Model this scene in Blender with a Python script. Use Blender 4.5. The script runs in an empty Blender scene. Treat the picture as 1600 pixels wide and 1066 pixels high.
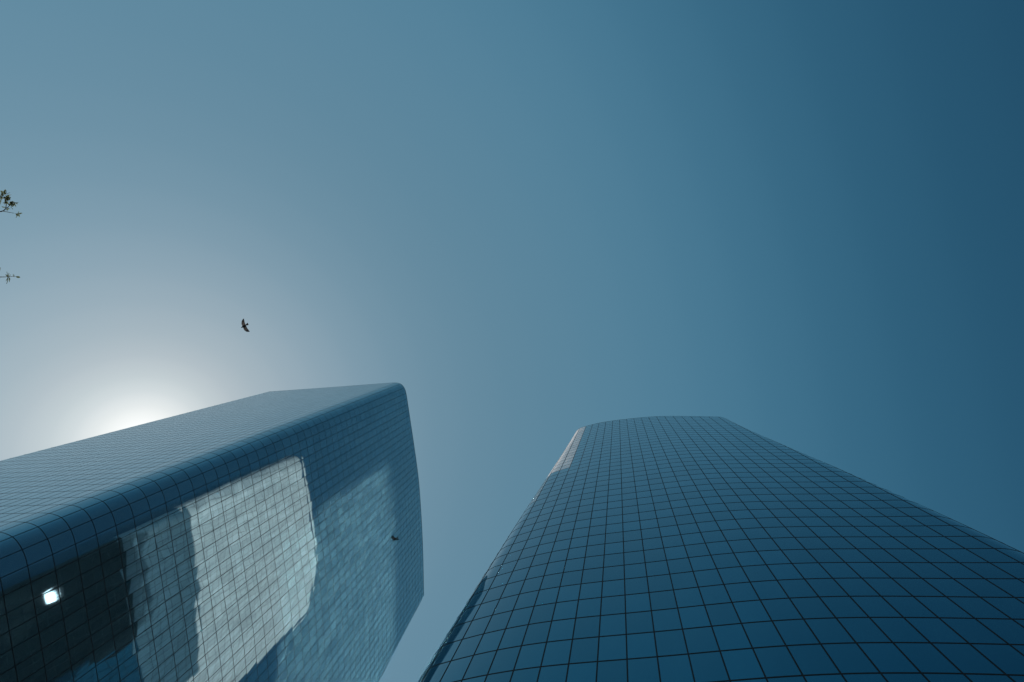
import bpy, bmesh, math, random
import numpy as np
from mathutils import Vector, Matrix

random.seed(7)
rng = np.random.default_rng(7)
scene = bpy.context.scene
col = scene.collection

# ------------------------------------------------------------------ camera
# world axes: X to the right of the picture, Y towards the foot of the picture, Z up
F = 720.0                      # focal length in photo pixels (photo is 1600 wide)
ZEN = (937.0, 500.0)           # where the zenith falls in the photo
CAM_H = 1.6


def cam_rotation():
    c = np.array([(ZEN[0] - 800) / F, (ZEN[1] - 533) / F, 1.0])
    c /= np.linalg.norm(c)
    z = np.array([0, 0, 1.0])
    v = np.cross(c, z)
    s = np.linalg.norm(v)
    co = c @ z
    K = np.array([[0, -v[2], v[1]], [v[2], 0, -v[0]], [-v[1], v[0], 0]])
    return np.eye(3) + K + K @ K * ((1 - co) / s ** 2)


ROT = cam_rotation()


def ab(u, v):
    """direction of a photo pixel as metres sideways per metre of height"""
    d = ROT @ np.array([(u - 800) / F, (v - 533) / F, 1.0])
    return d[:2] / d[2]


cd = bpy.data.cameras.new("camera")
cd.sensor_fit = 'HORIZONTAL'
cd.sensor_width = 36.0
cd.lens = F * 36.0 / 1600.0
cd.clip_start = 0.05
cd.clip_end = 20000.0
cam = bpy.data.objects.new("camera", cd)
col.objects.link(cam)
M = Matrix.Identity(4)
for i in range(3):
    M[i][0] = ROT[i][0]
    M[i][1] = -ROT[i][1]
    M[i][2] = -ROT[i][2]
M[2][3] = CAM_H
cam.matrix_world = M
scene.camera = cam

# ------------------------------------------------------------------ sun and sky
sa = ab(220, 692)
SUN = Vector((sa[0], sa[1], 1.0)).normalized()
SUN_EL = math.asin(SUN.z)
SUN_AZ = math.atan2(SUN.x, SUN.y)

scene.view_settings.view_transform = 'Standard'
scene.view_settings.look = 'None'
scene.view_settings.exposure = 1.0
scene.view_settings.gamma = 1.0
scene.render.engine = 'CYCLES'
scene.cycles.max_bounces = 10
scene.cycles.glossy_bounces = 6
scene.cycles.caustics_reflective = True
scene.cycles.blur_glossy = 0.0
scene.cycles.sample_clamp_indirect = 30.0
scene.cycles.use_guiding = True
scene.cycles.guiding_training_samples = 128

world = bpy.data.worlds.new("World")
scene.world = world
world.use_nodes = True
nt = world.node_tree
nt.nodes.clear()
N = nt.nodes.new
L = nt.links.new
out = N("ShaderNodeOutputWorld")
bg = N("ShaderNodeBackground")
bg.inputs[1].default_value = 0.05
sky = N("ShaderNodeTexSky")
sky.sky_type = 'NISHITA'
sky.sun_disc = False
sky.sun_elevation = SUN_EL
sky.sun_rotation = SUN_AZ
sky.air_density = 1.0
sky.dust_density = 0.3
sky.ozone_density = 1.0
grade = N("ShaderNodeMix")
grade.data_type = 'RGBA'
grade.blend_type = 'MULTIPLY'
grade.inputs[0].default_value = 1.0
L(sky.outputs[0], grade.inputs[6])
grade.inputs[7].default_value = (0.05, 0.10, 0.10, 1)
# hazy air scattering sunlight forward: sky brightness against the angle from the sun
tc = N("ShaderNodeTexCoord")
dot = N("ShaderNodeVectorMath")
dot.operation = 'DOT_PRODUCT'
L(tc.outputs['Generated'], dot.inputs[0])
dot.inputs[1].default_value = SUN
acos = N("ShaderNodeMath")
acos.operation = 'ARCCOSINE'
L(dot.outputs['Value'], acos.inputs[0])
frac = N("ShaderNodeMath")
frac.operation = 'DIVIDE'
L(acos.outputs[0], frac.inputs[0])
frac.inputs[1].default_value = math.pi
SCATTER = [(0, 1.1200, 1.1000, 1.0700),
           (1.5, 0.9900, 0.9800, 0.9600),
           (3, 0.8200, 0.8250, 0.8100),
           (4.5, 0.6600, 0.6850, 0.6900),
           (6, 0.5400, 0.5800, 0.5950),
           (8, 0.4450, 0.4900, 0.5200),
           (10, 0.3750, 0.4348, 0.4740),
           (13, 0.3136, 0.3879, 0.4379),
           (16, 0.2641, 0.3508, 0.4091),
           (20, 0.2123, 0.3107, 0.3764),
           (24, 0.1747, 0.2797, 0.3501),
           (28, 0.1483, 0.2570, 0.3304),
           (32, 0.1302, 0.2412, 0.3170),
           (37, 0.1150, 0.2285, 0.3072),
           (42, 0.1045, 0.2205, 0.3023),
           (48, 0.0939, 0.2125, 0.2980),
           (54, 0.0824, 0.2017, 0.2901),
           (60, 0.0691, 0.1853, 0.2747),
           (66, 0.0545, 0.1630, 0.2507),
           (72, 0.0407, 0.1373, 0.2200),
           (78, 0.0290, 0.1114, 0.1869),
           (84, 0.0204, 0.0884, 0.1555),
           (90, 0.0146, 0.0701, 0.1289),
           (96, 0.0110, 0.0569, 0.1088),
           (104, 0.0072, 0.0380, 0.0770),
           (115, 0.0060, 0.0310, 0.0640),
           (140, 0.0060, 0.0310, 0.0640),
           (180, 0.0060, 0.0310, 0.0640)]
ramp = N("ShaderNodeValToRGB")
ramp.color_ramp.interpolation = 'CARDINAL'
cr = ramp.color_ramp
while len(cr.elements) > 1:
    cr.elements.remove(cr.elements[-1])
cr.elements[0].position = 0.0
cr.elements[0].color = (*SCATTER[0][1:], 1)
for a_, r_, g_, b_ in SCATTER[1:]:
    e_ = cr.elements.new(a_ / 180.0)
    e_.color = (r_, g_, b_, 1)
L(frac.outputs[0], ramp.inputs[0])
gain = N("ShaderNodeVectorMath")
gain.operation = 'SCALE'
gain.inputs['Scale'].default_value = 10.0
L(ramp.outputs[0], gain.inputs[0])
add1 = N("ShaderNodeVectorMath")
add1.operation = 'ADD'
L(grade.outputs[2], add1.inputs[0])
L(gain.outputs[0], add1.inputs[1])
L(add1.outputs[0], bg.inputs[0])
L(bg.outputs[0], out.inputs[0])

sd = bpy.data.lights.new("sun", 'SUN')
sd.energy = 5.0
sd.angle = math.radians(0.5)
sd.color = (1.0, 0.975, 0.945)
sun = bpy.data.objects.new("sun", sd)
col.objects.link(sun)
sun.rotation_euler = (-SUN).to_track_quat('-Z', 'Y').to_euler()
sun.location = SUN * 400


# ------------------------------------------------------------------ helpers
def tag(o, label=None, cat=None, group=None, kind=None):
    if label: o['label'] = label
    if cat: o['category'] = cat
    if group: o['group'] = group
    if kind: o['kind'] = kind
    return o


def empty(name, loc):
    o = bpy.data.objects.new(name, None)
    col.objects.link(o)
    o.location = loc
    o.empty_display_size = 1.0
    return o


def mesh_obj(name, verts, faces, mat, parent=None, smooth=False, normals=None):
    me = bpy.data.meshes.new(name)
    me.from_pydata([tuple(v) for v in verts], [], faces)
    if smooth or normals is not None:
        me.polygons.foreach_set('use_smooth', [True] * len(me.polygons))
    if normals is not None:
        me.normals_split_custom_set_from_vertices([tuple(n) for n in normals])
    me.update()
    o = bpy.data.objects.new(name, me)
    me.materials.append(mat)
    col.objects.link(o)
    if parent:
        o.parent = parent
        o.matrix_parent_inverse = Matrix.Translation(-Vector(parent.location))
    return o


def new_mat(name):
    m = bpy.data.materials.new(name)
    m.use_nodes = True
    t = m.node_tree
    return m, t, t.nodes['Principled BSDF']


# ------------------------------------------------------------------ materials
def glass_material(name, mirror, dust, dust_amount, rough, vary, coat):
    """coated blue mirror glass under a thin film of dust"""
    m, t, p = new_mat(name)
    p.inputs['Metallic'].default_value = 1.0
    p.inputs['Roughness'].default_value = rough
    p.inputs['Base Color'].default_value = (*mirror, 1)
    p.inputs['Specular Tint'].default_value = (1.0, 1.0, 1.0, 1)
    p.inputs['Coat Weight'].default_value = 1.0
    p.inputs['Coat IOR'].default_value = coat
    p.inputs['Coat Roughness'].default_value = rough
    dif = t.nodes.new('ShaderNodeBsdfDiffuse')
    dif.inputs[0].default_value = (*dust, 1)
    noise = t.nodes.new('ShaderNodeTexNoise')
    noise.inputs['Scale'].default_value = 0.5
    noise.inputs['Detail'].default_value = 8
    noise.inputs['Roughness'].default_value = 0.65
    geo = t.nodes.new('ShaderNodeNewGeometry')
    run = t.nodes.new('ShaderNodeMapping')          # rain draws the dirt down the glass
    run.inputs['Scale'].default_value = (1.6, 1.6, 0.22)
    t.links.new(geo.outputs['Position'], run.inputs['Vector'])
    t.links.new(run.outputs[0], noise.inputs['Vector'])
    mr = t.nodes.new('ShaderNodeMapRange')
    mr.inputs['From Min'].default_value = 0.3
    mr.inputs['From Max'].default_value = 0.7
    mr.inputs['To Min'].default_value = dust_amount * 0.75
    mr.inputs['To Max'].default_value = dust_amount * 1.25
    t.links.new(noise.outputs['Fac'], mr.inputs['Value'])
    # every pane is a piece of its own: coating and dust differ a little from pane to pane
    hsv = t.nodes.new('ShaderNodeHueSaturation')
    hsv.inputs['Color'].default_value = (*mirror, 1)
    vr = t.nodes.new('ShaderNodeMapRange')
    vr.inputs['To Min'].default_value = 1.0 - vary
    vr.inputs['To Max'].default_value = 1.0 + vary
    t.links.new(geo.outputs['Random Per Island'], vr.inputs['Value'])
    t.links.new(vr.outputs['Result'], hsv.inputs['Value'])
    t.links.new(hsv.outputs['Color'], p.inputs['Base Color'])
    dv = t.nodes.new('ShaderNodeHueSaturation')
    dv.inputs['Color'].default_value = (*dust, 1)
    t.links.new(vr.outputs['Result'], dv.inputs['Value'])
    t.links.new(dv.outputs['Color'], dif.inputs[0])
    mix = t.nodes.new('ShaderNodeMixShader')
    t.links.new(mr.outputs['Result'], mix.inputs[0])
    t.links.new(p.outputs[0], mix.inputs[1])
    t.links.new(dif.outputs[0], mix.inputs[2])
    t.links.new(mix.outputs[0], t.nodes['Material Output'].inputs[0])
    return m


MAT_GLASS = glass_material("blue_mirror_glass", (0.003, 0.175, 0.265), (0.12, 0.75, 1.0), 0.03, 0.03, 0.09, 1.45)
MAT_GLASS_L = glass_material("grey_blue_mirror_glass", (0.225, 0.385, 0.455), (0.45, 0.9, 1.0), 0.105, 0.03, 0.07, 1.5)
MAT_GLARE = glass_material("pale_glare_glass", (0.5, 0.58, 0.6), (1.0, 0.86, 0.77), 0.28, 0.05, 0.10, 1.4)  # pale colour put in so the end wall shows sun glare

MAT_DARK, _t, _p = new_mat("dark_reflection_glass")  # black put into these panes for a dark building's reflection
_p.inputs['Base Color'].default_value = (0.004, 0.006, 0.008, 1)
_p.inputs['Roughness'].default_value = 0.06
_p.inputs['IOR'].default_value = 1.45

MAT_GLINT, _t, _p = new_mat("glint_pane")
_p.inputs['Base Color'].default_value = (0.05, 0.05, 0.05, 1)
# added glow imitating a sun glint: brightest in the middle, streaked by noise
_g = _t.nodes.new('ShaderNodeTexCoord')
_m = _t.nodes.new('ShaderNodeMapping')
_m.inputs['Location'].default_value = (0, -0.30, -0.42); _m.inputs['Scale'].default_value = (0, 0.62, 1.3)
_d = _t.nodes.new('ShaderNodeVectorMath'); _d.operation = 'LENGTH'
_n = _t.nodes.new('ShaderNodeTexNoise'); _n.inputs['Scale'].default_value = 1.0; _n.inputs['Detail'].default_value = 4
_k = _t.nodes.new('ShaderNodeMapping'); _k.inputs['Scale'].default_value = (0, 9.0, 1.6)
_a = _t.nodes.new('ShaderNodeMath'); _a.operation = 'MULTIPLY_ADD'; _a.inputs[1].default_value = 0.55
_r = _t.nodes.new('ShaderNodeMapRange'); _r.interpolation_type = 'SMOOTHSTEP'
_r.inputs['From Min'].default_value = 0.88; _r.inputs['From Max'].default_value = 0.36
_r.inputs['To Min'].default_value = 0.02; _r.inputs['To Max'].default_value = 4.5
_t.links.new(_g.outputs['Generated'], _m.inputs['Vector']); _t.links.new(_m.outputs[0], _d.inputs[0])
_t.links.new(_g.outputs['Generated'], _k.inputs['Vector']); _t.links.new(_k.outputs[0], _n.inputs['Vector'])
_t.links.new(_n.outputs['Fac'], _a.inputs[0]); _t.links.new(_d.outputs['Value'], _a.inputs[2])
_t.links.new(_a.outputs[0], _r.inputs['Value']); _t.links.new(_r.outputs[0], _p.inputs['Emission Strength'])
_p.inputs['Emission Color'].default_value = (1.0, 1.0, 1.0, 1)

MAT_FRAME, _t, _p = new_mat("dark_anodised_frame")
_p.inputs['Base Color'].default_value = (0.014, 0.0125, 0.012, 1)
_p.inputs['Metallic'].default_value = 0.0
_p.inputs['Roughness'].default_value = 0.55
_p.inputs['Specular IOR Level'].default_value = 0.25

MAT_ROOF, _t, _p = new_mat("roof_gravel")
_p.inputs['Roughness'].default_value = 0.95
_n = _t.nodes.new('ShaderNodeTexNoise'); _n.inputs['Scale'].default_value = 40
_r = _t.nodes.new('ShaderNodeValToRGB')
_r.color_ramp.elements[0].color = (0.16, 0.16, 0.16, 1)
_r.color_ramp.elements[1].color = (0.3, 0.29, 0.28, 1)
_t.links.new(_n.outputs['Fac'], _r.inputs[0]); _t.links.new(_r.outputs[0], _p.inputs['Base Color'])

MAT_PLAZA, _t, _p = new_mat("plaza_paving")
_p.inputs['Roughness'].default_value = 0.85
_b = _t.nodes.new('ShaderNodeTexBrick')
_b.inputs['Scale'].default_value = 1.0
_b.inputs['Color1'].default_value = (0.10, 0.10, 0.10, 1)
_b.inputs['Color2'].default_value = (0.13, 0.125, 0.12, 1)
_b.inputs['Mortar'].default_value = (0.04, 0.04, 0.04, 1)
_b.inputs['Mortar Size'].default_value = 0.01
_g = _t.nodes.new('ShaderNodeNewGeometry')
_t.links.new(_g.outputs['Position'], _b.inputs['Vector'])
_t.links.new(_b.outputs['Color'], _p.inputs['Base Color'])

MAT_BARK, _t, _p = new_mat("tree_bark")
_p.inputs['Roughness'].default_value = 0.9
_n = _t.nodes.new('ShaderNodeTexNoise'); _n.inputs['Scale'].default_value = 18; _n.inputs['Detail'].default_value = 8
_r = _t.nodes.new('ShaderNodeValToRGB')
_r.color_ramp.elements[0].color = (0.03, 0.022, 0.016, 1)
_r.color_ramp.elements[1].color = (0.12, 0.095, 0.07, 1)
_t.links.new(_n.outputs['Fac'], _r.inputs[0]); _t.links.new(_r.outputs[0], _p.inputs['Base Color'])

MAT_LEAF, _t, _p = new_mat("tree_leaves")
_p.inputs['Specular IOR Level'].default_value = 0.12
_p.inputs['Roughness'].default_value = 0.85
_n = _t.nodes.new('ShaderNodeTexNoise'); _n.inputs['Scale'].default_value = 6
_r = _t.nodes.new('ShaderNodeValToRGB')
_r.color_ramp.elements[0].color = (0.035, 0.05, 0.018, 1)
_r.color_ramp.elements[1].color = (0.085, 0.095, 0.03, 1)
_g = _t.nodes.new('ShaderNodeNewGeometry')
_t.links.new(_g.outputs['Position'], _n.inputs['Vector'])
_t.links.new(_n.outputs['Fac'], _r.inputs[0]); _t.links.new(_r.outputs[0], _p.inputs['Base Color'])
_tl = _t.nodes.new('ShaderNodeBsdfTranslucent')
_tl.inputs[0].default_value = (0.075, 0.09, 0.05, 1)
_mx = _t.nodes.new('ShaderNodeMixShader'); _mx.inputs[0].default_value = 0.45
_t.links.new(_p.outputs[0], _mx.inputs[1]); _t.links.new(_tl.outputs[0], _mx.inputs[2])
_t.links.new(_mx.outputs[0], _t.nodes['Material Output'].inputs[0])


# ------------------------------------------------------------------ ground
S = 3000.0
g = mesh_obj("plaza", [(-S, -S, 0), (S, -S, 0), (S, S, 0), (-S, S, 0)], [(0, 1, 2, 3)], MAT_PLAZA)
tag(g, 'dark stone paved plaza at the foot of the towers', 'ground', kind='structure')


# ------------------------------------------------------------------ towers
def spline(pts, n=400):
    """smooth curve through plan points (Catmull-Rom), evenly resampled"""
    P = np.array(pts, float)
    P = np.vstack([2 * P[0] - P[1], P, 2 * P[-1] - P[-2]])
    o = []
    for i in range(1, len(P) - 2):
        t = np.linspace(0, 1, 40, endpoint=False)[:, None]
        a, b, c, d = P[i - 1], P[i], P[i + 1], P[i + 2]
        o.append(0.5 * ((2 * b) + (c - a) * t + (2 * a - 5 * b + 4 * c - d) * t ** 2 + (3 * b - a - 3 * c + d) * t ** 3))
    o.append(P[-2][None])
    o = np.vstack(o)
    s = np.r_[0, np.cumsum(np.hypot(*np.diff(o, axis=0).T))]
    u = np.linspace(0, s[-1], n)
    return np.c_[np.interp(u, s, o[:, 0]), np.interp(u, s, o[:, 1])]


class Section:
    """a wall line in plan as heading against arc length, s = 0 at an origin point"""
    def __init__(self, s, phi, origin):
        self.s, self.phi, self.o = s, phi, np.array(origin, float)


def build_tower(name, label, top_z, n_floors, s_lines, row_fn, near_key, glass, glare_fn=None, glint=None, wave_fn=None, dark_fn=None, bar=0.028, z0=0.0, proud=0.014):
    """row_fn(z) -> plan points, outward normals at the fine s samples of s_lines.
    s_lines: mullion positions (arc length); each bay gets SUB samples."""
    SUB = 4
    root = empty(name, (0, 0, 0))
    zs = np.linspace(z0, top_z, n_floors + 1)
    fine = []
    for a, b in zip(s_lines[:-1], s_lines[1:]):
        fine += list(np.linspace(a, b, SUB, endpoint=False))
    fine.append(s_lines[-1])
    fine = np.array(fine)
    # rows at every floor line and one at mid height of every floor
    zz = np.linspace(z0, top_z, 2 * n_floors + 1)
    P = np.zeros((len(zz), len(fine), 3))
    for j, z in enumerate(zz):
        P[j, :, :2] = row_fn(z, fine)
        P[j, :, 2] = z
    Ts = np.gradient(P, axis=1)
    Ts /= np.linalg.norm(Ts, axis=2, keepdims=True)
    Tv = np.gradient(P, axis=0)
    Tv /= np.linalg.norm(Tv, axis=2, keepdims=True)
    Nn = np.cross(Ts, Tv)
    Nn /= np.linalg.norm(Nn, axis=2, keepdims=True)
    nb = len(s_lines) - 1
    # --- panes
    panes = []
    for j in range(n_floors):
        for i in range(nb):
            js = slice(2 * j, 2 * j + 3)
            si = slice(SUB * i, SUB * i + SUB + 1)
            p = P[js, si].copy()
            n = Nn[js, si].copy()
            ts, tv = Ts[js, si], Tv[js, si]
            uu = np.linspace(-1, 1, SUB + 1)[None, :, None]
            vv = np.linspace(-1, 1, 3)[:, None, None]
            wv = wave_fn(s_lines[i], p[1, 0, 2]) if wave_fn else 1.0
            t1, t2 = wv * rng.normal(0, 0.0016, 2)          # each pane sits a hair out of true
            b1, b2 = wv * rng.normal(0.004, 0.0025, 2)     # and is slightly pillowed
            tw = wv * rng.normal(0, 0.002)
            n = n + ts * (t1 + b1 * uu + tw * vv) + tv * (t2 + b2 * vv + tw * uu)
            n /= np.linalg.norm(n, axis=2, keepdims=True)
            panes.append((near_key(p.mean((0, 1))), p.reshape(-1, 3), n.reshape(-1, 3), s_lines[i]))
    quad = []
    for j in range(2):
        for i in range(SUB):
            a = j * (SUB + 1) + i
            quad.append((a, a + 1, a + SUB + 2, a + SUB + 1))
    order = sorted(range(len(panes)), key=lambda k: panes[k][0])
    big = set(order[:100])
    vs, ns, fs = [], [], []
    fv, fn, ff = [], [], []
    gv, gn, gf = [], [], []
    glint_k = min(order, key=lambda k: np.linalg.norm(panes[k][1].mean(0) - np.array(glint))) if glint else -1
    for k, (key, p, n, sm) in enumerate(panes):
        if k == glint_k:
            mesh_obj("glint_pane", p, quad, MAT_GLINT, root, normals=n)  # added pane, its glow stands in for mirrored sun
        elif dark_fn and dark_fn(sm, p.mean(0)):
            o = len(gv) * p.shape[0]
            gv.append(p); gn.append(n)
            gf += [tuple(o + q for q in f) for f in quad]
        elif k in big:
            mesh_obj("window_pane", p, quad, glass, root, normals=n)
        elif glare_fn and glare_fn(sm, p.mean(0)[2]):
            o = len(fv) * p.shape[0]
            fv.append(p); fn.append(n)
            ff += [tuple(o + q for q in f) for f in quad]
        else:
            o = len(vs) * p.shape[0]
            vs.append(p); ns.append(n)
            fs += [tuple(o + q for q in f) for f in quad]
    w = mesh_obj("window_panes", np.vstack(vs), fs, glass, root, normals=np.vstack(ns))
    w['kind'] = 'stuff'
    if fv:
        w = mesh_obj("glare_panes", np.vstack(fv), ff, MAT_GLARE, root, normals=np.vstack(fn))
        w['kind'] = 'stuff'
    if gv:
        w = mesh_obj("dark_panes", np.vstack(gv), gf, MAT_DARK, root, normals=np.vstack(gn))
        w['kind'] = 'stuff'
    # --- mullions (one bar per line, whole height)
    W, D = bar, proud
    for i in range(nb + 1):
        c = min(SUB * i, len(fine) - 1)
        p, t, n = P[:, c], Ts[:, c], Nn[:, c]
        rows = [p - t * W - n * .03, p - t * W + n * D, p + t * W + n * D, p + t * W - n * .03]
        v = np.vstack(rows)
        m = len(p)
        f = []
        for q in range(3):
            for j in range(m - 1):
                f.append((q * m + j, (q + 1) * m + j, (q + 1) * m + j + 1, q * m + j + 1))
        mesh_obj("mullion", v, f, MAT_FRAME, root)
    # --- transoms (one bar round the tower per floor line)
    D2 = proud - 0.003
    for j in range(0, n_floors + 1):
        p, n = P[2 * j], Nn[2 * j]
        k = np.array([0, 0, W * (1.0 if j < n_floors else 3.0)])
        rows = [p + k - n * .03, p + k + n * D2, p - k + n * D2, p - k - n * .03]
        v = np.vstack(rows)
        m = len(p)
        f = []
        for q in range(3):
            for i in range(m - 1):
                f.append((q * m + i, (q + 1) * m + i, (q + 1) * m + i + 1, q * m + i + 1))
        mesh_obj("transom" if j < n_floors else "roof_coping", v, f, MAT_FRAME, root)
    # --- back wall closing the ring, and the roof
    a, b = P[:, 0], P[:, -1]
    m = len(a)
    v = np.vstack([b, a])
    mesh_obj("back_wall", v, [(j, m + j, m + j + 1, j + 1) for j in range(m - 1)], glass, root)
    rp = P[-2] if len(P) > 2 else P[-1]
    mesh_obj("roof", rp, [tuple(range(len(rp)))], MAT_ROOF, root)
    tag(root, label, 'tower', 'twin glass towers')
    return root


def polar_rows(m, low_px, top_px, h_low, h_top):
    """front wall given as photo outlines at two heights; returns plan curve at any height"""
    low = np.array([ab(*p) for p in low_px]) - m
    top = np.array([ab(*p) for p in top_px]) - m
    return low * h_low, top * h_top


# ---- right tower ---------------------------------------------------------
H_R = 112.0
mR = ab(964.5, 543)
RT = [(905, 670), (912, 667.2), (920, 664.6), (940, 660.5), (960, 657), (1000, 653), (1040, 651), (1080, 650.5), (1115, 651.5)]
R2 = [(687.5, 1042.5), (740, 1027), (840, 1011), (978, 996), (1040, 990.5), (1200, 975.75), (1300, 971.25), (1407, 969.5), (1500, 970.5), (1600, 973)]
qT = np.array([ab(*p) for p in RT]) - mR
q2 = np.array([ab(*p) for p in R2]) - mR
angT = np.arctan2(qT[:, 0], qT[:, 1])
ang2 = np.arctan2(q2[:, 0], q2[:, 1])
lT = np.log(np.hypot(*qT.T))
l2 = np.log(np.hypot(*q2.T))
c2 = np.polyfit(ang2, l2, 5)
dr = np.interp(ang2, angT, lT - np.polyval(c2, angT))
cT = np.polyfit(angT, lT - np.polyval(c2, angT), 2)      # how the roof line differs from the low row
A0 = 0.12
H_LOW = H_R * math.exp(-(np.polyval(c2, A0) - (np.polyval(c2, A0) + np.polyval(cT, A0))))
D_FRONT = H_R * math.exp(np.polyval(c2, A0) + np.polyval(cT, A0))
print("right tower: low row height", H_LOW, "front distance", D_FRONT)


def front_R(theta, h):
    """plan point of the right tower's front at polar angle theta, h above the eye"""
    rl = H_LOW * np.exp(np.polyval(c2, theta))
    rt = H_R * np.exp(np.polyval(c2, theta) + np.polyval(cT, theta))
    k = (h - H_LOW) / (H_R - H_LOW)
    r = rl + (rt - rl) * k
    q = np.c_[np.sin(theta), np.cos(theta)] * r[:, None]
    return q + mR * h


TH_MIN, TH_MAX = -0.56, 1.17
# outside the measured span keep the roof offset from running away
_th = np.linspace(TH_MIN, TH_MAX, 900)
_pl = front_R(_th, H_LOW)
_sl = np.r_[0, np.cumsum(np.hypot(*np.diff(_pl, axis=0).T))]
S_ORIG = np.interp(0.0, _th, _sl)            # s = 0 where theta = 0
PW_R = 1.66


def s_of_theta(t): return np.interp(t, _th, _sl) - S_ORIG


WL_R, TURN_L = 3.6, 77.0
WR_R, TURN_R = 5.0, 80.0


def bent_R(h, s, sL, sR):
    """plan row of the right tower: the front, bent back where sL and sR say"""
    dense = np.linspace(-64.0, 64.0, 3200)
    thd = np.interp(dense + S_ORIG, _sl, _th)
    pf = front_R(thd, h)
    d = np.gradient(pf, axis=0)
    step = np.hypot(*d.T)
    phi = np.unwrap(np.arctan2(d[:, 1], d[:, 0]))
    eL = np.clip((sL - dense) / WL_R, 0, 1)
    eR = np.clip((dense - sR) / WR_R, 0, 1)
    phiL = np.interp(sL, dense, phi)
    phiR = np.interp(sR, dense, phi)
    # beyond the bend the end walls run straight
    phi = np.where(dense < sL, phiL - math.radians(TURN_L) * eL, phi)
    phi = np.where(dense > sR, phiR + math.radians(TURN_R) * eR, phi)
    step = np.where((dense < sL) | (dense > sR), dense[1] - dense[0], step)
    i0 = np.argmin(np.abs(dense))
    dx = np.cos(phi) * step
    dy = np.sin(phi) * step
    x = np.r_[0, np.cumsum((dx[1:] + dx[:-1]) / 2)]
    y = np.r_[0, np.cumsum((dy[1:] + dy[:-1]) / 2)]
    x += pf[i0, 0] - x[i0]
    y += pf[i0, 1] - y[i0]
    return np.c_[np.interp(s, dense, x), np.interp(s, dense, y)]


def slanted_edge(outline_px, side, lo, hi):
    """how far along the front the bend must start, at several heights, for the tower to
    show the outline measured in the photo; a straight slant is fitted through it"""
    q = np.array([ab(*p) for p in outline_px]) - mR
    ang, rad = np.arctan2(q[:, 0], q[:, 1]), np.hypot(*q.T)
    o = np.argsort(rad)
    ang, rad = ang[o], rad[o]
    hs, es = [], []
    ss = np.linspace(-43, 63, 1400)
    for h in np.linspace(0.24, 1.0, 9) * H_R:
        a, b = lo, hi
        for _ in range(22):
            c = (a + b) / 2
            row = bent_R(h, ss, c if side < 0 else -30.0, c if side > 0 else 55.0) / h - mR
            an = np.arctan2(row[:, 0], row[:, 1])
            k = np.argmin(an) if side < 0 else np.argmax(np.where(np.hypot(*row.T) < 3, an, -9))
            want = np.interp(np.hypot(*row[k]), rad, ang)
            if (an[k] - want) * side < 0:      # not far enough out
                if side < 0: b = c
                else: a = c
            else:
                if side < 0: a = c
                else: b = c
        hs.append(h); es.append((a + b) / 2)
    print("edge", side, np.round(hs, 1), np.round(es, 2))
    return np.polyfit(hs, es, 3)


EDGE_L = slanted_edge([(903, 671), (884, 700), (866, 729), (820, 800), (790, 845), (757, 894), (700, 985), (654, 1066)], -1, -16.0, -2.0)
EDGE_R = slanted_edge([(1131, 653), (1250, 705.5), (1350, 751), (1410, 776), (1460, 800), (1530, 832), (1600, 861)], 1, 10.0, 50.0)


def row_R(z, s):
    h = max(z - CAM_H, 0.0)
    hc = max(h, 0.22 * H_R)
    sl = np.polyval(EDGE_L, hc)
    sr = np.polyval(EDGE_R, hc) + (hc - h) * 0.1
    return bent_R(h, s, sl, sr)


lines_R = np.arange(-36, 37) * PW_R + 0.65
tower_R = build_tower(
    "glass_tower", 'nearer of the two blue glass towers, with a broad bulging front, standing at the right',
    H_R + CAM_H, 50, lines_R, row_R,
    lambda c: np.linalg.norm(c - np.array([25, 18, 22.0])), MAT_GLASS,
    lambda sm, z: (sm < np.polyval(EDGE_L, z) - 1.3 and z > 61.0) or (sm < np.polyval(EDGE_L, z) + 0.9 and z > 75.0),  # on the bend, the pale panes trace the sunlit strip
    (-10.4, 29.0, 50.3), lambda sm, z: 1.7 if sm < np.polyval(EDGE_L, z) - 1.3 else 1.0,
    lambda sm, p: sm < np.polyval(EDGE_L, p[2]) - 2.6 and p[2] <= 61.0 and p[1] < 39.0 + (p[2] - 50) * 0.25, bar=0.040)

# ---- left tower ----------------------------------------------------------
H_L = 101.5
mL = ab(925, 482)
LT = [(420, 612), (470, 608.5), (520, 605), (560, 602), (600, 599), (614, 598), (622, 598.6), (628, 601.5), (632.5, 608), (635, 617), (637, 630),
      (640, 650), (646, 690), (651, 725), (655, 760), (659, 820), (661, 870), (662.3, 929.6)]
qL = (np.array([ab(*p) for p in LT]) - mL) * H_L
_c = spline(qL, 1500)
_d = _c[-1] - _c[-60]
_d /= np.linalg.norm(_d)
_curv = 0.0
ext = [_c[-1]]
ph = math.atan2(_d[1], _d[0])
for i in range(1200):
    ph += 0.0006
    ext.append(ext[-1] + 0.05 * np.array([math.cos(ph), math.sin(ph)]))
_c = np.vstack([_c, np.array(ext[1:])])
_s = np.r_[0, np.cumsum(np.hypot(*np.diff(_c, axis=0).T))]
S_CORNER = _s[np.argmin(np.hypot(*(_c - qL[8]).T))]
S_FAR = _s[1499]
PW_L = 1.33
print("left tower arc to corner", S_CORNER, "to far edge", S_FAR)


def edge_L(h):
    """arc length of the slanting far edge at height h"""
    # from the photo: pixel rows down the far edge
    return SLANT(h)


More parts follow.
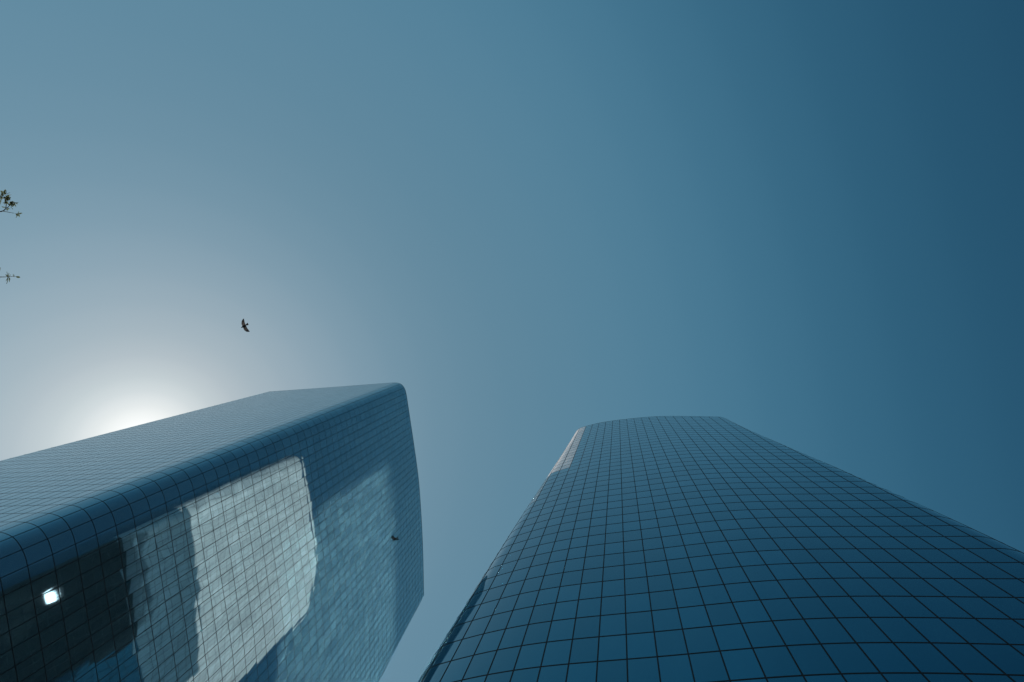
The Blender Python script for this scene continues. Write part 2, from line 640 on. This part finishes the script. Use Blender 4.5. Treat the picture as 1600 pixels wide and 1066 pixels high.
_es, _eh = [], []
for px in [(662.3, 929.6), (640, 973), (620, 1011), (591, 1066)]:
    q = ab(*px) - mL
    best = None
    for k in range(0, len(_c), 3):
        r = math.atan2(_c[k, 0], _c[k, 1]) - math.atan2(q[0], q[1])
        if k > 900 and (best is None or abs(r) < best[0]):
            best = (abs(r), k)
    k = best[1]
    _es.append(_s[k]); _eh.append(np.hypot(*_c[k]) / np.hypot(*q))
print("left far edge s", _es, "h", _eh)
_sl1 = np.polyfit(_eh, _es, 1)
def SLANT(h): return np.polyval(_sl1, h)


def row_L(z, s):
    h = z - CAM_H
    e = SLANT(h)
    dense = np.linspace(s[0], s[-1], 4000)
    x = np.interp(dense, _s, _c[:, 0])
    y = np.interp(dense, _s, _c[:, 1])
    # upper wall's far end turns back, slanting edge end turns back
    d = np.c_[np.gradient(x), np.gradient(y)]
    phi = np.unwrap(np.arctan2(d[:, 1], d[:, 0]))
    st = dense[1] - dense[0]
    e0 = 0.0
    i0 = np.argmin(np.abs(dense - S_CORNER))
    phe = np.interp(e, dense, phi)
    ph0 = np.interp(e0, dense, phi)
    phi = np.where(dense > e, phe + math.radians(95) * np.clip((dense - e) / 0.8, 0, 1), phi)
    phi = np.where(dense < e0, ph0 - math.radians(80) * np.clip((e0 - dense) / 0.8, 0, 1), phi)
    dx, dy = np.cos(phi) * st, np.sin(phi) * st
    X = np.r_[0, np.cumsum((dx[1:] + dx[:-1]) / 2)]
    Y = np.r_[0, np.cumsum((dy[1:] + dy[:-1]) / 2)]
    X += x[i0] - X[i0]
    Y += y[i0] - Y[i0]
    return np.c_[np.interp(s, dense, X), np.interp(s, dense, Y)] + mL * h


lines_L = S_CORNER - 0.31 + np.arange(-32, 51) * PW_L
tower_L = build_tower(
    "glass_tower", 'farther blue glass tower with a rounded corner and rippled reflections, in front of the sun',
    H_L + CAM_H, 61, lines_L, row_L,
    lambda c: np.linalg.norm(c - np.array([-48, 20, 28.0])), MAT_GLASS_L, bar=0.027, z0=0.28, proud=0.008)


# ------------------------------------------------------------------ birds
MAT_BIRD, _t, _p = new_mat("grey_brown_feathers")
_p.inputs['Roughness'].default_value = 0.8
_c = _t.nodes.new('ShaderNodeTexCoord')
_x = _t.nodes.new('ShaderNodeSeparateXYZ')
_a = _t.nodes.new('ShaderNodeMath'); _a.operation = 'ABSOLUTE'
_r = _t.nodes.new('ShaderNodeValToRGB')
_n = _t.nodes.new('ShaderNodeTexNoise'); _n.inputs['Scale'].default_value = 30
_s = _t.nodes.new('ShaderNodeMath'); _s.operation = 'MULTIPLY_ADD'
_s.inputs[1].default_value = 0.05
e = _r.color_ramp.elements
e[0].position = 0.06; e[0].color = (0.03, 0.026, 0.025, 1)
e[1].position = 0.095; e[1].color = (0.32, 0.28, 0.25, 1)
k = e.new(0.2); k.color = (0.24, 0.22, 0.21, 1)
k = e.new(0.28); k.color = (0.06, 0.06, 0.065, 1)
_t.links.new(_c.outputs['Object'], _x.inputs[0]); _t.links.new(_x.outputs['Y'], _a.inputs[0])
_t.links.new(_c.outputs['Object'], _n.inputs['Vector'])
_t.links.new(_n.outputs['Fac'], _s.inputs[0]); _t.links.new(_a.outputs[0], _s.inputs[2])
_t.links.new(_s.outputs[0], _r.inputs[0]); _t.links.new(_r.outputs[0], _p.inputs['Base Color'])


def bird_mesh():
    """a small pigeon-like bird in gliding flight: forward is +X, wings along Y, metres"""
    bm = bmesh.new()

    def loft(rings):
        vr = [[bm.verts.new(p) for p in ring] for ring in rings]
        n = len(vr[0])
        for a, b in zip(vr[:-1], vr[1:]):
            for i in range(n):
                bm.faces.new((a[i], a[(i + 1) % n], b[(i + 1) % n], b[i]))
        bm.faces.new(vr[0][::-1]); bm.faces.new(vr[-1])
    # body from tail root through breast, neck, head to bill
    prof = [(-0.135, .016, .012, 0), (-0.10, .03, .024, 0), (-0.05, .045, .04, -.004), (0.0, .054, .052, -.008),
            (0.045, .05, .05, -.006), (0.08, .036, .037, 0), (0.105, .026, .027, .006), (0.128, .026, .026, .008),
            (0.15, .018, .018, .006), (0.162, .007, .007, .002), (0.185, .002, .002, 0)]
    loft([[(x, w * math.cos(t), z + h * math.sin(t)) for t in np.linspace(0, 2 * math.pi, 12, endpoint=False)]
          for x, w, h, z in prof])

    def plate(secs):
        rings = []
        for (xl, yl, xt, yt, z, th) in secs:
            ring = []
            for u, zz in ((0, 0), (.15, .8), (.4, 1), (.75, .5), (1, 0.06), (.75, -.25), (.4, -.45), (.15, -.4)):
                ring.append((xl + (xt - xl) * u, yl + (yt - yl) * u, z + th * zz))
            rings.append(ring)
        loft(rings)
    for s in (1, -1):   # wings: leading edge, trailing edge, height, thickness
        plate([(.085, s * .02, -.10, s * .02, .012, .020), (.095, s * .07, -.105, s * .065, .020, .018),
               (.105, s * .14, -.100, s * .12, .030, .016), (.085, s * .205, -.105, s * .175, .036, .014),
               (.04, s * .265, -.112, s * .225, .040, .013), (-.02, s * .31, -.120, s * .27, .041, .012),
               (-.10, s * .34, -.135, s * .315, .041, .011)])
    # fanned tail
    rings = []
    for x, w, th in ((-.11, .02, .012), (-.16, .034, .010), (-.215, .052, .008), (-.245, .056, .007)):
        rings.append([(x, w, th), (x, 0, th * 1.3), (x, -w, th), (x, -w, -th), (x, 0, -th), (x, w, -th)])
    loft(rings)
    bmesh.ops.recalc_face_normals(bm, faces=bm.faces)
    me = bpy.data.meshes.new("bird")
    bm.to_mesh(me); bm.free()
    me.materials.append(MAT_BIRD)
    return me


BIRD = bird_mesh()


def place_bird(px, h, head_px, roll, pitch, label):
    o = bpy.data.objects.new("bird", BIRD)
    col.objects.link(o)
    a, b = ab(*px), ab(*head_px)
    o.location = (a[0] * h, a[1] * h, h + CAM_H)
    d = b - a
    o.rotation_mode = 'XYZ'
    o.rotation_euler = (roll, pitch, math.atan2(d[1], d[0]))
    m = o.modifiers.new("fuse", 'REMESH')        # body, wings and tail grown into one skin
    m.mode = 'VOXEL'; m.voxel_size = 0.005; m.use_smooth_shade = True
    tag(o, label, 'bird', 'birds in flight')
    return o


place_bird((381.2, 509.8), 18.5, (375.5, 513), 0.0, 0.0,
           'small dark bird gliding on spread wings in the open sky above the left tower')
place_bird((616.5, 842.5), 24.0, (609, 847), -0.8, 0.1,
           'tiny dark bird banking steeply in front of the left tower')

# ------------------------------------------------------------------ tree at the left, only its twig ends reach the picture
tree = empty("tree", (-17.5, -3.2, 0))
tag(tree, 'leafy tree outside the left edge whose twig tips poke into the sky', 'tree')


def tube(path, radii, n=9):
    v, f = [], []
    path = [np.array(p, float) for p in path]
    for i, p in enumerate(path):
        t = path[min(i + 1, len(path) - 1)] - path[max(i - 1, 0)]
        t /= np.linalg.norm(t)
        x = np.cross(t, [0, 0, 1.0] if abs(t[2]) < .9 else [1.0, 0, 0]); x /= np.linalg.norm(x)
        y = np.cross(t, x)
        for k in range(n):
            a = 2 * math.pi * k / n
            v.append(p + radii[i] * (x * math.cos(a) + y * math.sin(a)))
    for i in range(len(path) - 1):
        for k in range(n):
            f.append((i * n + k, i * n + (k + 1) % n, (i + 1) * n + (k + 1) % n, (i + 1) * n + k))
    return v, f


def bent(p0, p1, n=7, wob=0.25, sag=0.0):
    p0, p1 = np.array(p0, float), np.array(p1, float)
    out_ = []
    for i in range(n):
        t = i / (n - 1)
        w = math.sin(math.pi * t)
        out_.append(p0 + (p1 - p0) * t + w * (rng.normal(0, wob, 3) * .5 + np.array([0, 0, -sag])))
    return out_


def at(px, h): 
    q = ab(*px) * h
    return np.array([q[0], q[1], h + CAM_H])


tv, tf = tube([(-17.5, -3.2, -.1), (-17.45, -3.2, .5), (-17.3, -3.1, 1.6), (-17.35, -3.0, 2.9), (-17.2, -3.0, 4.0)],
              [.34, .25, .21, .19, .17], 14)
mesh_obj("trunk", tv, tf, MAT_BARK, tree, smooth=True)
HT = 6.6
tipA, tipB = at((-4, 331.5), HT), at((-6, 433), HT - .3)
limb_ends = [tipA + np.array([-1.4, .1, -.3]), tipB + np.array([-1.3, .3, -.3]), (-18.5, -5.6, 8.4), (-16.6, -.6, 8.8),
             (-19.8, -2.4, 8.0), (-17.6, -3.4, 9.9), (-15.6, -5.0, 7.2)]
bv, bf = [], []
def add_tube(path, r):
    v, f = tube(path, r, 7)
    o = len(bv); bv.extend(v); bf.extend([tuple(o + q for q in x) for x in f])
ends = []
for e_ in limb_ends:
    pth = bent((-17.2, -3.0, 3.9), e_, 8, .22, -.25)
    v, f = tube(pth, list(np.linspace(.11, .03, 8)), 9)
    mesh_obj("limb", v, f, MAT_BARK, tree, smooth=True)
    for q in range(7):
        st = pth[rng.integers(3, 8)]
        en = st + rng.normal(0, 1, 3) * np.array([.9, .9, .6]) + np.array([0, 0, .25])
        if en[0] / (en[2] - CAM_H) > -1.66: continue
        add_tube(bent(st, en, 5, .12), list(np.linspace(.022, .006, 5)))
        ends.append((st, en))

lv, lf = [], []


def leaf(base, d, length, width, roll=None):
    d = np.array(d, float); d /= np.linalg.norm(d)
    s = np.cross(d, rng.normal(0, 1, 3) if roll is None else roll); s /= np.linalg.norm(s)
    u = np.cross(s, d)
    o = len(lv)
    fold = 0.18 * width
    for t, w in ((0, .06), (.25, .8), (.55, 1.0), (.8, .6), (1, .03)):
        c = np.array(base) + d * length * t - u * fold * (t * t) * 1.5
        lv.extend([c - s * w * width / 2 + u * fold, c, c + s * w * width / 2 + u * fold])
    for i in range(4):
        a = o + 3 * i
        lf.extend([(a, a + 1, a + 4, a + 3), (a + 1, a + 2, a + 5, a + 4)])


for st, en in ends:                      # crown out of the picture
    for q in range(46):
        p = st + (en - st) * rng.uniform(.25, 1.05) + rng.normal(0, .16, 3)
        if p[0] / max(p[2] - CAM_H, .5) > -1.62: continue
        leaf(p, rng.normal(0, 1, 3) + np.array([0, 0, -.4]), rng.uniform(.06, .10), rng.uniform(.022, .034))

# the two twigs whose ends are seen against the sky
def twig(pxs, h, r0, r1):
    p = [at(q, h + rng.normal(0, .02)) for q in pxs]
    add_tube(p, list(np.linspace(r0, r1, len(p))))


add_tube(bent(limb_ends[0], tipA, 5, .08), list(np.linspace(.02, .012, 5)))
add_tube(bent(limb_ends[1], tipB, 5, .08), list(np.linspace(.018, .009, 5)))
twig([(-4, 331.5), (2, 330.6), (6, 329.2), (9, 326), (13, 323.5)], HT, .011, .005)
twig([(5, 330.3), (12, 331.5), (20, 333), (27, 334)], HT, .006, .003)
twig([(9, 326), (10, 319), (8, 311), (5, 304)], HT, .006, .003)
twig([(13, 323.5), (17, 319), (20, 314)], HT, .005, .003)
twig([(-6, 433), (4, 433), (14, 432.6), (24, 432.2)], HT - .3, .008, .003)


def cluster(px, h, rad, n, lo=4.5, hi=7.5):
    for q in range(n):
        a = rng.uniform(0, 2 * math.pi)
        r = rad * math.sqrt(rng.uniform(0, 1))
        p = (px[0] + r * math.cos(a), px[1] + r * math.sin(a))
        a += rng.normal(0, .8)
        L_ = rng.uniform(lo, hi)
        b = at(p, h + rng.normal(0, .05))
        e2 = at((p[0] + L_ * math.cos(a), p[1] + L_ * math.sin(a)), h + rng.normal(0, .03))
        leaf(b, e2 - b, np.linalg.norm(e2 - b), rng.uniform(.024, .036))


cluster((7, 306), HT, 4.5, 24)
cluster((2, 311), HT, 3.0, 11)
cluster((14, 315), HT, 3.5, 17)
cluster((20, 316), HT, 2.2, 5)
cluster((16, 323), HT, 3.2, 8)
cluster((9, 324), HT, 1.5, 3)


def leaves_px(lst, h):
    for x0, y0, x1, y1, w in lst:
        b, e2 = at((x0, y0), h), at((x1, y1), h + rng.normal(0, .02))
        leaf(b, e2 - b, np.linalg.norm(e2 - b), w * 1.5, roll=np.array([.2, .3, 1.0]))


leaves_px([(27, 334, 30, 330.5, .018), (27, 334, 35.5, 333.2, .02), (28, 334, 31, 339.5, .02), (27, 335, 25.5, 340.5, .02),
           (26, 334, 29, 338, .016), (24, 333.5, 27, 337.5, .018)], HT)
leaves_px([(12, 432.7, 11, 424.5, .018), (12, 432.6, 14.5, 426.5, .018), (13, 432.6, 17, 429.5, .016), (12, 433, 11, 443.8, .02),
           (13, 433, 15.2, 441, .02), (12, 433, 9.5, 439.5, .018), (13, 433, 16.5, 437, .018), (13, 432.8, 8.5, 429, .016),
           (20, 432.4, 21, 428.3, .016), (21, 432.4, 23.3, 429.5, .014), (24, 432.2, 32.2, 433.8, .024)], HT - .3)
leaves_px([(-3, 423, 1.5, 418.5, .02), (-3, 424, 1, 421.5, .018)], HT - .3)
mesh_obj("twigs", bv, bf, MAT_BARK, tree, smooth=True)['kind'] = 'stuff'
mesh_obj("leaves", lv, lf, MAT_LEAF, tree, smooth=True)['kind'] = 'stuff'
